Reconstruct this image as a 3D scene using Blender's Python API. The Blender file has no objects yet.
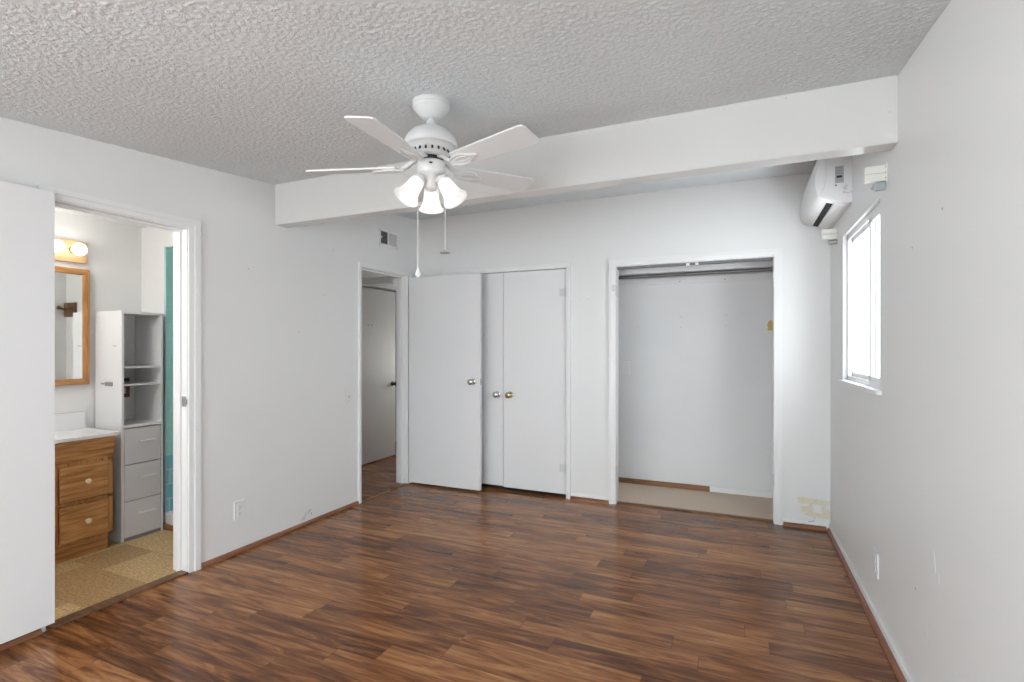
import bpy, bmesh, math, random
from mathutils import Vector, Matrix, noise
random.seed(7)
SC = bpy.context.scene
COL = SC.collection
R = math.radians
PI = math.pi

# ------------------------------------------------------------------ camera, world, light, exposure
YAW = R(23.8)
cd = bpy.data.cameras.new('camera'); cam = bpy.data.objects.new('camera', cd); COL.objects.link(cam)
cam.location = (0, 0, 1.33); cam.rotation_euler = (R(90), 0, YAW)
cd.sensor_width = 36; cd.lens = 513.7/1024*36; cd.shift_y = 7.4/1024; cd.clip_start = .02
SC.camera = cam
W = bpy.data.worlds.new('sky'); SC.world = W; W.use_nodes = True
bg = W.node_tree.nodes['Background']; bg.inputs[0].default_value = (.89, .955, 1, 1); bg.inputs[1].default_value = 2.4

def area(name, loc, rot, sx, sy, power, col):
    l = bpy.data.lights.new(name, 'AREA'); l.shape = 'RECTANGLE'; l.size = sx; l.size_y = sy
    l.energy = power; l.color = col
    o = bpy.data.objects.new(name, l); COL.objects.link(o); o.location = loc; o.rotation_euler = rot
    return o
area('fill_light_rear', (-1.2, -3.5, .75), (R(112), 0, 0), 3.0, 1.3, 38, (.88, .95, 1))  # added fill, shines in through the made-up rear window
area('fill_light_right', (.80, -2.7, 1.3), (R(116), 0, R(114)), .8, 1.2, 64, (.88, .95, 1))  # added fill at the made-up right window behind the viewpoint
area('fill_light_left', (-3.22, -2.25, 1.3), (R(118), 0, R(-112)), 1.7, 1.2, 150, (.88, .95, 1))  # added fill at the made-up left window behind the viewpoint
area('daylight_window', (.86, 3.40, 1.59), (R(88), 0, R(90)), .85, .85, 12, (.88, .95, 1))
def point_light(name, loc, power, radius, col=(1, .985, .96)):
    l = bpy.data.lights.new(name, 'POINT'); l.energy = power; l.shadow_soft_size = radius; l.color = col
    o = bpy.data.objects.new(name, l); COL.objects.link(o); o.location = loc; return o
point_light('hall_fill_light', (-3.3, 6.0, 1.2), 7, .3)  # unseen fill added to brighten the hall
point_light('bathroom_fill_light', (-3.35, .90, 1.95), 11, .15)  # unseen fill added to lift the bathroom brightness
vs = SC.view_settings
vs.view_transform = 'Standard'; vs.look = 'None'; vs.exposure = 0.72; vs.gamma = 1; vs.use_curve_mapping = False

# ------------------------------------------------------------------ materials
def newmat(name):
    m = bpy.data.materials.new(name); m.use_nodes = True
    nt = m.node_tree; b = nt.nodes['Principled BSDF']
    return m, nt, b
def nd(nt, t, **kw):
    n = nt.nodes.new(t)
    for k, v in kw.items():
        if k in ('operation', 'blend_type', 'data_type', 'feature', 'noise_dimensions', 'interpolation'): setattr(n, k, v)
    return n
def plain(name, col, rough=.5, metal=0, spec=None, noise=0.0, nscale=8, bump=0, bscale=120):
    m, nt, b = newmat(name)
    b.inputs['Base Color'].default_value = (*col, 1); b.inputs['Roughness'].default_value = rough; b.inputs['Metallic'].default_value = metal
    if spec is not None: b.inputs['Specular IOR Level'].default_value = spec
    tc = nd(nt, 'ShaderNodeTexCoord')
    if noise:
        n = nd(nt, 'ShaderNodeTexNoise'); n.inputs['Scale'].default_value = nscale; n.inputs['Detail'].default_value = 3
        nt.links.new(tc.outputs['Object'], n.inputs['Vector'])
        mx = nd(nt, 'ShaderNodeMix', data_type='RGBA')
        mx.inputs[6].default_value = (*[c*(1-noise) for c in col], 1); mx.inputs[7].default_value = (*[min(1, c*(1+noise)) for c in col], 1)
        nt.links.new(n.outputs['Fac'], mx.inputs[0]); nt.links.new(mx.outputs[2], b.inputs['Base Color'])
    if bump:
        n = nd(nt, 'ShaderNodeTexNoise'); n.inputs['Scale'].default_value = bscale; n.inputs['Detail'].default_value = 2
        nt.links.new(tc.outputs['Object'], n.inputs['Vector'])
        bp = nd(nt, 'ShaderNodeBump'); bp.inputs['Strength'].default_value = bump; bp.inputs['Distance'].default_value = .004
        nt.links.new(n.outputs['Fac'], bp.inputs['Height']); nt.links.new(bp.outputs[0], b.inputs['Normal'])
    return m

def ramp(nt, stops):
    r = nd(nt, 'ShaderNodeValToRGB'); e = r.color_ramp.elements
    while len(e) < len(stops): e.new(.5)
    for el, (p, c) in zip(e, stops): el.position = p; el.color = (*c, 1)
    return r

def popcorn():
    m, nt, b = newmat('popcorn_ceiling')
    b.inputs['Roughness'].default_value = .95; b.inputs['Specular IOR Level'].default_value = .1
    tc = nd(nt, 'ShaderNodeTexCoord')
    v = nd(nt, 'ShaderNodeTexNoise'); v.inputs['Scale'].default_value = 150; v.inputs['Detail'].default_value = 3; v.inputs['Roughness'].default_value = .6
    n = nd(nt, 'ShaderNodeTexNoise'); n.inputs['Scale'].default_value = 190; n.inputs['Detail'].default_value = 2
    for q in (v, n): nt.links.new(tc.outputs['Object'], q.inputs['Vector'])
    a = nd(nt, 'ShaderNodeMath', operation='MULTIPLY_ADD'); a.inputs[1].default_value = .4
    nt.links.new(n.outputs['Fac'], a.inputs[0]); nt.links.new(v.outputs['Fac'], a.inputs[2])
    bp = nd(nt, 'ShaderNodeBump'); bp.inputs['Strength'].default_value = .5; bp.inputs['Distance'].default_value = .008
    nt.links.new(a.outputs[0], bp.inputs['Height']); nt.links.new(bp.outputs[0], b.inputs['Normal'])
    n2 = nd(nt, 'ShaderNodeTexNoise'); n2.inputs['Scale'].default_value = 1.2; nt.links.new(tc.outputs['Object'], n2.inputs['Vector'])
    r = ramp(nt, [(.3, (.735, .775, .79)), (.7, (.78, .82, .836))]); nt.links.new(n2.outputs['Fac'], r.inputs[0]); nt.links.new(r.outputs[0], b.inputs['Base Color'])
    return m

def laminate():
    m, nt, b = newmat('walnut_laminate')
    L = nt.links.new
    tc = nd(nt, 'ShaderNodeTexCoord'); sp = nd(nt, 'ShaderNodeSeparateXYZ'); L(tc.outputs['Object'], sp.inputs[0])
    def math_(op, a, bb=None, c=None):
        q = nd(nt, 'ShaderNodeMath', operation=op)
        for i, val in enumerate((a, bb, c)):
            if val is None: continue
            if isinstance(val, (int, float)): q.inputs[i].default_value = val
            else: L(val, q.inputs[i])
        return q.outputs[0]
    def wn(x, y=None):
        w = nd(nt, 'ShaderNodeTexWhiteNoise', noise_dimensions='2D'); cb = nd(nt, 'ShaderNodeCombineXYZ')
        L(x, cb.inputs[0])
        if y is not None: L(y, cb.inputs[1])
        L(cb.outputs[0], w.inputs['Vector']); return w.outputs['Value']
    yr = math_('DIVIDE', sp.outputs[1], .118)
    row = math_('FLOOR', yr); fy = math_('FRACT', yr)
    off = math_('MULTIPLY', wn(row), 7.3)
    xs = math_('ADD', math_('DIVIDE', sp.outputs[0], .80), off)
    idx = math_('FLOOR', xs); fx = math_('FRACT', xs)
    rnd = wn(row, idx)
    # grain
    gx = math_('MULTIPLY_ADD', sp.outputs[0], 1.5, math_('MULTIPLY', rnd, 37))
    gy = math_('MULTIPLY_ADD', sp.outputs[1], 15, math_('MULTIPLY', rnd, 91))
    cb = nd(nt, 'ShaderNodeCombineXYZ'); L(gx, cb.inputs[0]); L(gy, cb.inputs[1])
    n1 = nd(nt, 'ShaderNodeTexNoise'); n1.inputs['Scale'].default_value = 1.6; n1.inputs['Detail'].default_value = 5; n1.inputs['Roughness'].default_value = .62; n1.inputs['Distortion'].default_value = 1.1
    L(cb.outputs[0], n1.inputs['Vector'])
    gx2 = math_('MULTIPLY', gx, 1.3); gy2 = math_('MULTIPLY', gy, 7)
    cb2 = nd(nt, 'ShaderNodeCombineXYZ'); L(gx2, cb2.inputs[0]); L(gy2, cb2.inputs[1])
    n2 = nd(nt, 'ShaderNodeTexNoise'); n2.inputs['Scale'].default_value = 1.5; n2.inputs['Detail'].default_value = 3; L(cb2.outputs[0], n2.inputs['Vector'])
    t = math_('ADD', math_('MULTIPLY_ADD', n1.outputs['Fac'], 1.5, math_('MULTIPLY', n2.outputs['Fac'], .22)), math_('MULTIPLY_ADD', rnd, .30, -.52))
    r = ramp(nt, [(.16, (.075, .028, .011)), (.37, (.160, .057, .020)), (.55, (.275, .107, .037)), (.74, (.40, .180, .066)), (.94, (.49, .25, .105))])
    L(t, r.inputs[0])
    # seams
    s1 = math_('LESS_THAN', fy, .022); s2 = math_('LESS_THAN', fx, .0035); s = math_('MAXIMUM', s1, s2)
    mx = nd(nt, 'ShaderNodeMix', data_type='RGBA'); L(math_('MULTIPLY', s, .55), mx.inputs[0]); L(r.outputs[0], mx.inputs[6]); mx.inputs[7].default_value = (.03, .014, .008, 1)
    L(mx.outputs[2], b.inputs['Base Color'])
    rr = nd(nt, 'ShaderNodeMapRange'); b.inputs['Specular IOR Level'].default_value = .32; rr.inputs['To Min'].default_value = .17; rr.inputs['To Max'].default_value = .26; L(n1.outputs['Fac'], rr.inputs['Value']); L(rr.outputs[0], b.inputs['Roughness'])
    bp = nd(nt, 'ShaderNodeBump'); bp.inputs['Strength'].default_value = .05; bp.inputs['Distance'].default_value = .002; L(t, bp.inputs['Height']); L(bp.outputs[0], b.inputs['Normal'])
    return m

def wood(name, dark, light, axis=0, rough=.4, scale=1.0):
    """grain runs along the given axis"""
    m, nt, b = newmat(name); L = nt.links.new
    tc = nd(nt, 'ShaderNodeTexCoord'); mp = nd(nt, 'ShaderNodeMapping'); L(tc.outputs['Object'], mp.inputs[0])
    sc = [26*scale]*3; sc[axis] = 2.2*scale; mp.inputs['Scale'].default_value = sc
    n = nd(nt, 'ShaderNodeTexNoise'); n.inputs['Scale'].default_value = 1.6; n.inputs['Detail'].default_value = 5; n.inputs['Distortion'].default_value = .9; L(mp.outputs[0], n.inputs['Vector'])
    r = ramp(nt, [(.32, dark), (.62, light)]); L(n.outputs['Fac'], r.inputs[0]); L(r.outputs[0], b.inputs['Base Color'])
    b.inputs['Roughness'].default_value = rough
    return m

def vinyl():
    m, nt, b = newmat('gold_vinyl_tile'); L = nt.links.new
    tc = nd(nt, 'ShaderNodeTexCoord')
    ck = nd(nt, 'ShaderNodeTexBrick'); ck.inputs['Scale'].default_value = 1; ck.offset = .5
    ck.inputs['Brick Width'].default_value = .305; ck.inputs['Row Height'].default_value = .305; ck.inputs['Mortar Size'].default_value = .0015; ck.inputs['Bias'].default_value = 0
    ck.inputs['Color1'].default_value = (.68, .49, .25, 1); ck.inputs['Color2'].default_value = (.40, .25, .115, 1); ck.inputs['Mortar'].default_value = (.40, .27, .13, 1)
    L(tc.outputs['Object'], ck.inputs['Vector'])
    n = nd(nt, 'ShaderNodeTexNoise'); n.inputs['Scale'].default_value = 75; n.inputs['Detail'].default_value = 4; L(tc.outputs['Object'], n.inputs['Vector'])
    r = ramp(nt, [(.35, (.62, .6, .55)), (.65, (1.2, 1.2, 1.2))]); L(n.outputs['Fac'], r.inputs[0])
    mx = nd(nt, 'ShaderNodeMix', data_type='RGBA', blend_type='MULTIPLY'); mx.inputs[0].default_value = 1; L(ck.outputs['Color'], mx.inputs[6]); L(r.outputs[0], mx.inputs[7])
    L(mx.outputs[2], b.inputs['Base Color']); b.inputs['Roughness'].default_value = .45
    return m

def tile(name, c1, c2, mortar, bw, bh):
    m, nt, b = newmat(name); L = nt.links.new
    tc = nd(nt, 'ShaderNodeTexCoord'); sp = nd(nt, 'ShaderNodeSeparateXYZ'); L(tc.outputs['Object'], sp.inputs[0])
    ad = nd(nt, 'ShaderNodeMath', operation='ADD'); L(sp.outputs[0], ad.inputs[0]); L(sp.outputs[1], ad.inputs[1])
    cb = nd(nt, 'ShaderNodeCombineXYZ'); L(ad.outputs[0], cb.inputs[0]); L(sp.outputs[2], cb.inputs[1])
    k = nd(nt, 'ShaderNodeTexBrick'); k.inputs['Scale'].default_value = 1; k.inputs['Brick Width'].default_value = bw; k.inputs['Row Height'].default_value = bh; k.inputs['Mortar Size'].default_value = .003
    k.inputs['Color1'].default_value = (*c1, 1); k.inputs['Color2'].default_value = (*c2, 1); k.inputs['Mortar'].default_value = (*mortar, 1)
    L(cb.outputs[0], k.inputs['Vector']); L(k.outputs['Color'], b.inputs['Base Color']); b.inputs['Roughness'].default_value = .2
    return m

def emit(name, col, strength):
    m, nt, b = newmat(name)
    b.inputs['Base Color'].default_value = (1, 1, 1, 1); b.inputs['Emission Color'].default_value = (*col, 1); b.inputs['Emission Strength'].default_value = strength
    return m
def frosted():
    m, nt, b = newmat('frosted_glass'); L = nt.links.new
    tr = nd(nt, 'ShaderNodeBsdfTranslucent'); tr.inputs[0].default_value = (.97, .97, .96, 1)
    b.inputs['Base Color'].default_value = (.85, .85, .85, 1); b.inputs['Roughness'].default_value = .3
    mx = nd(nt, 'ShaderNodeMixShader'); mx.inputs[0].default_value = .72
    L(b.outputs[0], mx.inputs[1]); L(tr.outputs[0], mx.inputs[2]); L(mx.outputs[0], nt.nodes['Material Output'].inputs[0])
    return m
def pane():
    m, nt, b = newmat('window_glass'); L = nt.links.new
    tp = nd(nt, 'ShaderNodeBsdfTransparent'); gl = nd(nt, 'ShaderNodeBsdfGlossy'); gl.inputs['Roughness'].default_value = .02
    mx = nd(nt, 'ShaderNodeMixShader'); mx.inputs[0].default_value = .05; L(tp.outputs[0], mx.inputs[1]); L(gl.outputs[0], mx.inputs[2]); L(mx.outputs[0], nt.nodes['Material Output'].inputs[0])
    return m

M = dict(
    wall=plain('wall_paint', (.80, .80, .79), .42, noise=.012, nscale=3, bump=.06, bscale=60),
    trim=plain('white_trim_paint', (.84, .84, .835), .35, noise=.01, nscale=5),
    door=plain('door_paint', (.81, .81, .81), .4, noise=.012, nscale=4),
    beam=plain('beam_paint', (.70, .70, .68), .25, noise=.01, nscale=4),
    closet=plain('closet_paint', (.79, .79, .79), .6, noise=.03, nscale=2.5),
    ceil=popcorn(), bceil=plain('smooth_ceiling_paint', (.85, .85, .85), .6, noise=.01),
    lam=laminate(), vinyl=vinyl(),
    carpet=plain('beige_carpet', (.72, .58, .46), .95, noise=.22, nscale=160, bump=.8, bscale=300),
    shoe=wood('redbrown_moulding', (.17, .065, .03), (.30, .125, .06), 1, .35),
    shoex=wood('redbrown_moulding_cross', (.17, .065, .03), (.30, .125, .06), 0, .35),
    strip=wood('brown_base_strip', (.17, .075, .03), (.27, .13, .055), 0, .5),
    oak=wood('honey_oak', (.33, .14, .042), (.60, .31, .115), 1, .35),
    oakv=wood('honey_oak_upright', (.33, .14, .042), (.60, .31, .115), 2, .35),
    paleoak=wood('pale_oak', (.50, .32, .15), (.66, .46, .25), 1, .4),
    darkwood=wood('dark_wood', (.10, .045, .02), (.19, .09, .04), 0, .4),
    teal=tile('teal_tile', (.36, .76, .71), (.40, .79, .75), (.50, .82, .79), .108, .108),
    blue=tile('blue_tile', (.22, .58, .70), (.28, .64, .75), (.70, .80, .82), .108, .108),
    white=plain('white_enamel', (.80, .80, .80), .3), fanw=plain('fan_enamel', (.70, .70, .695), .3), blade=plain('white_blade', (.75, .765, .77), .4),
    plastic=plain('white_plastic', (.80, .80, .80), .35), ivory=plain('ivory_plastic', (.80, .79, .74), .4),
    melg=plain('grey_melamine', (.74, .74, .76), .4), handle=plain('bright_handle', (.90, .90, .90), .3),
    mel=plain('white_melamine', (.80, .80, .81), .4, noise=.01), counter=plain('cultured_marble', (.86, .86, .87), .15, noise=.01),
    dark=plain('dark_gap', (.02, .02, .02), .8), black=plain('black_metal', (.015, .015, .015), .35),
    nickel=plain('brushed_nickel', (.58, .56, .52), .22, 1), brass=plain('aged_brass', (.45, .38, .24), .25, 1), steel=plain('dull_steel', (.45, .45, .45), .4, 1),
    rod=plain('grey_closet_rod', (.17, .17, .17), .4, .6),
    paintedhinge=plain('grey_painted_hinge', (.68, .68, .67), .5), creamknob=plain('cream_knob', (.80, .70, .48), .3),
    tape=plain('masking_tape', (.74, .70, .56), .7, noise=.12, nscale=40), yellow=plain('yellow_tape', (.68, .50, .13), .6, noise=.2, nscale=60),
    sticker=plain('grey_sticker', (.44, .44, .44), .6, noise=.25, nscale=220), ink=plain('grey_ink', (.25, .25, .25), .6), clear=plain('bluegrey_metal', (.42, .45, .47), .35, .5),
    mauve=plain('mauve_wire', (.30, .20, .24), .5), mirror=plain('mirror_glass', (.88, .90, .89), .01, 1),
    frost=frosted(), bulb=emit('lit_bulb', (1, .985, .96), 1.0), globe=emit('lit_globe_bulb', (1, .97, .9), 3.6), glass=pane(),
    scuff=plain('scuff_grey', (.46, .46, .46), .7), hole=plain('hole_dark', (.12, .12, .12), .8),
    slat=plain('vent_enamel', (.62, .62, .61), .45),
    outside=plain('exterior_stucco', (.85, .85, .84), .9, noise=.03, nscale=6),
)

# ------------------------------------------------------------------ mesh helpers
class MB:
    def __init__(s): s.bm = bmesh.new()
    def verts(s, co, faces):
        vv = [s.bm.verts.new(c) for c in co]
        for f in faces:
            try: s.bm.faces.new([vv[i] for i in f])
            except ValueError: pass
        return vv
    def box(s, x0, x1, y0, y1, z0, z1, bev=0, T=None):
        if x0 > x1: x0, x1 = x1, x0
        if y0 > y1: y0, y1 = y1, y0
        b = bmesh.new(); bmesh.ops.create_cube(b, size=1)
        for v in b.verts: v.co = Vector((x0+(v.co.x+.5)*(x1-x0), y0+(v.co.y+.5)*(y1-y0), z0+(v.co.z+.5)*(z1-z0)))
        if bev: bmesh.ops.bevel(b, geom=b.edges[:], offset=bev, segments=2, affect='EDGES', profile=.6)
        s.merge(b, T); return s
    def merge(s, b, T=None):
        if T is not None: bmesh.ops.transform(b, matrix=T, verts=b.verts)
        mp = {v: s.bm.verts.new(v.co) for v in b.verts}
        for f in b.faces:
            try: s.bm.faces.new([mp[v] for v in f.verts])
            except ValueError: pass
        b.free()
    def prism(s, pts, axis, a0, a1, T=None, bev=0):
        """pts: 2-D outline in the two other axes (cyclic order), extruded along axis"""
        def P(p, a):
            if axis == 0: return (a, p[0], p[1])
            if axis == 1: return (p[0], a, p[1])
            return (p[0], p[1], a)
        b = bmesh.new(); n = len(pts)
        A = [b.verts.new(P(p, a0)) for p in pts]; B = [b.verts.new(P(p, a1)) for p in pts]
        b.faces.new(A[::-1]); b.faces.new(B)
        for i in range(n): b.faces.new((A[i], A[(i+1) % n], B[(i+1) % n], B[i]))
        bmesh.ops.recalc_face_normals(b, faces=b.faces)
        if bev: bmesh.ops.bevel(b, geom=b.edges[:], offset=bev, segments=2, affect='EDGES')
        s.merge(b, T); return s
    def lathe(s, prof, T=None, seg=32, cap=True):
        """prof: (radius, height) list about local z"""
        b = bmesh.new(); rings = []
        for r, z in prof:
            rings.append([b.verts.new((r*math.cos(2*PI*k/seg), r*math.sin(2*PI*k/seg), z)) for k in range(seg)] if r > 1e-6 else [b.verts.new((0, 0, z))])
        for A, B in zip(rings, rings[1:]):
            for k in range(seg):
                q = [A[k % len(A)], A[(k+1) % len(A)], B[(k+1) % len(B)], B[k % len(B)]]
                u = []
                for v in q:
                    if v not in u: u.append(v)
                if len(u) > 2: b.faces.new(u)
        if cap:
            for Rg in (rings[0], rings[-1]):
                if len(Rg) > 1: b.faces.new(Rg)
        bmesh.ops.recalc_face_normals(b, faces=b.faces)
        s.merge(b, T); return s
    def tube(s, pts, r, seg=10):
        pts = [Vector(p) for p in pts]; b = bmesh.new(); rings = []
        for i, p in enumerate(pts):
            d = (pts[min(i+1, len(pts)-1)]-pts[max(i-1, 0)]).normalized()
            up = Vector((0, 0, 1)) if abs(d.z) < .9 else Vector((1, 0, 0))
            a = d.cross(up).normalized(); c = d.cross(a)
            rings.append([b.verts.new(p+r*(math.cos(2*PI*k/seg)*a+math.sin(2*PI*k/seg)*c)) for k in range(seg)])
        for A, B in zip(rings, rings[1:]):
            for k in range(seg): b.faces.new((A[k], A[(k+1) % seg], B[(k+1) % seg], B[k]))
        b.faces.new(rings[0]); b.faces.new(rings[-1])
        bmesh.ops.recalc_face_normals(b, faces=b.faces)
        s.merge(b); return s
    def build(s, name, mat, parent=None, smooth=False, label=None):
        me = bpy.data.meshes.new(name); s.bm.to_mesh(me); s.bm.free()
        ms = mat if isinstance(mat, (list, tuple)) else [mat]
        for q in ms: me.materials.append(q)
        if smooth:
            for p in me.polygons: p.use_smooth = True
            try: me.set_sharp_from_angle(angle=R(38))
            except Exception: pass
        o = bpy.data.objects.new(name, me); COL.objects.link(o)
        if parent:
            o.parent = parent
            o.matrix_parent_inverse = parent.matrix_basis.inverted()
        if label: o['label'] = label
        return o
def tag(o, label, cat, group=None, kind=None):
    o['label'] = label; o['category'] = cat
    if group: o['group'] = group
    if kind: o['kind'] = kind
    return o
def empty(name, loc):
    o = bpy.data.objects.new(name, None); COL.objects.link(o); o.location = loc; o.empty_display_size = .05
    return o
def struct(o, label, cat, group=None): return tag(o, label, cat, group, 'structure')
def copy_tree(o, parent=None):
    c = o.copy(); COL.objects.link(c)
    if parent: c.parent = parent
    for ch in list(o.children): copy_tree(ch, c)
    return c
def face_T(p, n):
    """local z -> n, at p"""
    return Matrix.Translation(Vector(p)) @ Vector(n).to_track_quat('Z', 'Y').to_matrix().to_4x4()

# ------------------------------------------------------------------ dimensions
LX, LXO = -2.983, -3.103        # left wall, room face and far face
RX, RXO = .614, .680
BY, BYO = 4.372, 4.472
RY = -3.3                       # wall behind the camera
CB = 5.10                       # closet back
def zc(y): return 2.483+.0865*(y-2.643)
DH = 2.035                      # door opening height
BA0, BA1 = 1.34, 2.003          # bathroom doorway
HA0, HA1 = 3.532, 4.20          # hall doorway
WY0, WY1, WZ0, WZ1 = 2.935, 3.88, 1.127, 2.048   # window
CX0, CX1 = -.957, .243          # open closet
DX0, DX1 = -2.62, -1.404        # double doors
LN = .014                       # jamb lining thickness

# ------------------------------------------------------------------ shell
f = MB(); f.box(LX, RX+.1, RY-.1, 4.425, -.08, 0); struct(f.build('floor', M['lam']), 'dark walnut laminate plank floor of the empty bedroom', 'floor')
f = MB(); f.box(-4.6, LX, 3.20, 6.3, -.08, -.002); struct(f.build('floor_hall', M['lam']), 'wood plank floor of the hall seen through the far doorway', 'floor')
f = MB(); f.box(-4.4, LX, .3, 3.20, -.08, 0); struct(f.build('floor_bathroom', M['vinyl']), 'gold and tan square vinyl tile floor of the bathroom', 'floor')
f = MB(); f.box(LX, RX+.1, 4.425, CB+.12, -.08, .004); struct(f.build('floor_closet', M['carpet']), 'beige carpeted floor inside the open closet', 'carpet')

def ywall(mb, x0, x1, y0, y1, z0, top=zc):
    mid = [(2.75, top(2.75))] if y0 < 2.75 < y1 else []
    mb.prism([(y0, z0), (y1, z0), (y1, top(y1))]+mid+[(y0, top(y0))], 0, x0, x1)
w = MB()
a, b_, c_, d_ = BA0-LN, BA1+LN, HA0-LN, HA1+LN
ywall(w, LXO, LX, RY-.1, -3.1, 0); w.box(LXO, LX, -3.1, -1.4, 0, .7); ywall(w, LXO, LX, -3.1, -1.4, 1.9); ywall(w, LXO, LX, -1.4, a, 0); ywall(w, LXO, LX, a, b_, DH+LN); ywall(w, LXO, LX, b_, c_, 0); ywall(w, LXO, LX, c_, d_, DH+LN); ywall(w, LXO, LX, d_, 6.3, 0)  # window opening behind the viewpoint is added for the left fill
wl = w.build('wall_left', M['wall']); struct(wl, 'long white left wall with the bathroom and hall doorways', 'wall')
w = MB()
SW0, SW1, SZ0, SZ1 = -3.1, -2.3, .7, 1.9     # side window added behind the viewpoint to admit fill light
ywall(w, RX, RXO, RY-.1, SW0, 0); ywall(w, RX, RXO, SW1, WY0, 0); ywall(w, RX, RXO, WY1, CB+.12, 0)
for a, b_, z0, z1 in ((WY0, WY1, WZ0, WZ1), (SW0, SW1, SZ0, SZ1)):
    w.box(RX, RXO, a, b_, 0, z0); ywall(w, RX, RXO, a, b_, z1)
wr = w.build('wall_right', M['wall']); struct(wr, 'white right wall with the small window near the corner', 'wall')
w = MB(); zt = zc(BY)+.004
a, b_, c_, d_ = DX0-LN, DX1+LN, CX0-LN, CX1+LN
w.box(LX, a, BY, BYO, 0, zt); w.box(a, b_, BY, BYO, DH+LN+.01, zt); w.box(b_, c_, BY, BYO, 0, zt); w.box(c_, d_, BY, BYO, DH-.008+LN, zt); w.box(d_, RX, BY, BYO, 0, zt)
wb = w.build('wall_back', M['wall']); struct(wb, 'white back wall holding the two closets', 'wall')
w = MB(); zr = zc(RY); w.box(LX, -2.7, RY-.1, RY, 0, zr); w.box(.3, RX, RY-.1, RY, 0, zr); w.box(-2.7, .3, RY-.1, RY, 1.78, zr); w.box(-2.7, .3, RY-.1, RY, 0, .12)
struct(w.build('wall_rear', M['wall']), 'white wall behind the viewpoint with an added wide window opening', 'wall')
# ceiling: a slab above, and a sprayed popcorn skin with real relief below it
def popcorn_height(x, y):
    a = noise.noise(Vector((x*84, y*84, 3.1))); b = noise.noise(Vector((x*165, y*165, 7.7)))
    h = max(0.0, a+.42*b+.12)
    return min(1.0, h*1.15)**.8
c = MB(); c.prism([(RY-.1, zc(RY-.1)), (CB+.12, zc(CB+.12)), (CB+.12, zc(CB+.12)+.1), (RY-.1, zc(RY-.1)+.1)], 0, LXO, RXO)
gx0, gx1, gy0, gy1, gs = LX+.001, RX-.001, .35, BY-.001, .0058
nx, ny = int((gx1-gx0)/gs), int((gy1-gy0)/gs)
rows = []
for j_ in range(ny+1):
    y = gy0+(gy1-gy0)*j_/ny; zb = zc(y)
    rows.append([c.bm.verts.new((gx0+(gx1-gx0)*i_/nx, y, zb-.0005-.0046*popcorn_height(gx0+(gx1-gx0)*i_/nx, y))) for i_ in range(nx+1)])
for A, B in zip(rows, rows[1:]):
    for i_ in range(nx): c.bm.faces.new((A[i_], B[i_], B[i_+1], A[i_+1])).smooth = True
struct(c.build('ceiling', M['ceil']), 'white popcorn textured sloping bedroom ceiling', 'ceiling')
# beam
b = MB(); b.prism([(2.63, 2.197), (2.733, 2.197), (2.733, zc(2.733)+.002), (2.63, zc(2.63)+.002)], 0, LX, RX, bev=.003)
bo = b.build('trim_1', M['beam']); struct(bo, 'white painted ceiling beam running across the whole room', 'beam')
for px_, z_ in ((-.417, 2.466), (-.063, 2.462), (.197, 2.463), (.584, 2.329)):
    MB().lathe([(0, 0), (.003, 0), (.003, .001), (0, .001)], face_T((px_, 2.630, z_), (0, -1, 0)), 8).build('nail_hole', M['scuff'], bo)

# closet shells
w = MB(); w.box(LX, RX, CB, CB+.12, 0, zc(CB)); struct(w.build('wall_closet_back', M['closet']), 'white back wall inside the open closet', 'wall')
w = MB(); w.box(-1.30, -1.22, BYO, CB, 0, zc(BYO)); struct(w.build('wall_closet_left', M['closet']), 'white partition at the left inside the open closet', 'wall')
w = MB(); w.box(.50, RX, BYO, CB, 0, zc(BYO)); struct(w.build('wall_closet_right', M['closet']), 'white side wall at the right inside the open closet', 'wall')

# bathroom + hall shells
FX = -4.175; PY = 2.448; BZ = 2.25
w = MB(); w.box(FX-.1, FX, .3, 3.2, 0, 2.45); struct(w.build('wall_bathroom_far', M['wall']), 'white bathroom wall behind the vanity and mirror', 'wall')
w = MB(); w.box(FX, LXO, .3, .4, 0, 2.45); struct(w.build('wall_bathroom_near', M['wall']), 'white bathroom end wall out of sight', 'wall')
SX0, SX1 = -3.882, -3.40
w = MB(); w.box(FX, SX0, PY, PY+.1, 0, 2.45); w.box(SX1, LXO, PY, PY+.1, 0, 2.45); w.box(SX0, SX1, PY, PY+.1, 2.08, 2.45)
struct(w.build('wall_bathroom_side', M['wall']), 'white bathroom wall with the narrow shower opening', 'wall')
c = MB(); c.box(FX, LXO, .4, 3.2, BZ, BZ+.1); struct(c.build('ceiling_bathroom', M['bceil']), 'smooth white bathroom ceiling', 'ceiling')
w = MB(); w.box(FX, LXO, 3.2, 3.3, 0, 2.45); struct(w.build('wall_hall_near', M['wall']), 'white wall between shower and hall', 'wall')
w = MB(); w.box(-4.0, -3.9, 3.3, 4.42, 0, 2.45); w.box(-4.0, -3.9, 5.44, 6.2, 0, 2.45); w.box(-4.0, -3.9, 4.42, 5.44, 2.06, 2.45)
struct(w.build('wall_hall_far', M['wall']), 'grey shaded hall wall around the inner door', 'wall')
w = MB(); w.box(-4.6, -4.5, 3.2, 6.3, 0, 2.45); struct(w.build('wall_hall_room', M['wall']), 'dim wall of the room beyond the hall door', 'wall')
w = MB(); w.box(-4.5, LXO, 6.2, 6.3, 0, 2.45); struct(w.build('wall_hall_end', M['wall']), 'dim end wall of the hall', 'wall')
c = MB(); c.box(-4.5, LXO, 3.3, 6.2, 2.32, 2.42); struct(c.build('ceiling_hall', M['bceil']), 'dim ceiling of the hall', 'ceiling')
h = MB(); h.box(-3.9, LXO, 4.45, 4.55, 2.02, 2.092, .004); struct(h.build('trim_2', M['trim']), 'pale header board crossing the hall above the inner door', 'header')

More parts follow.
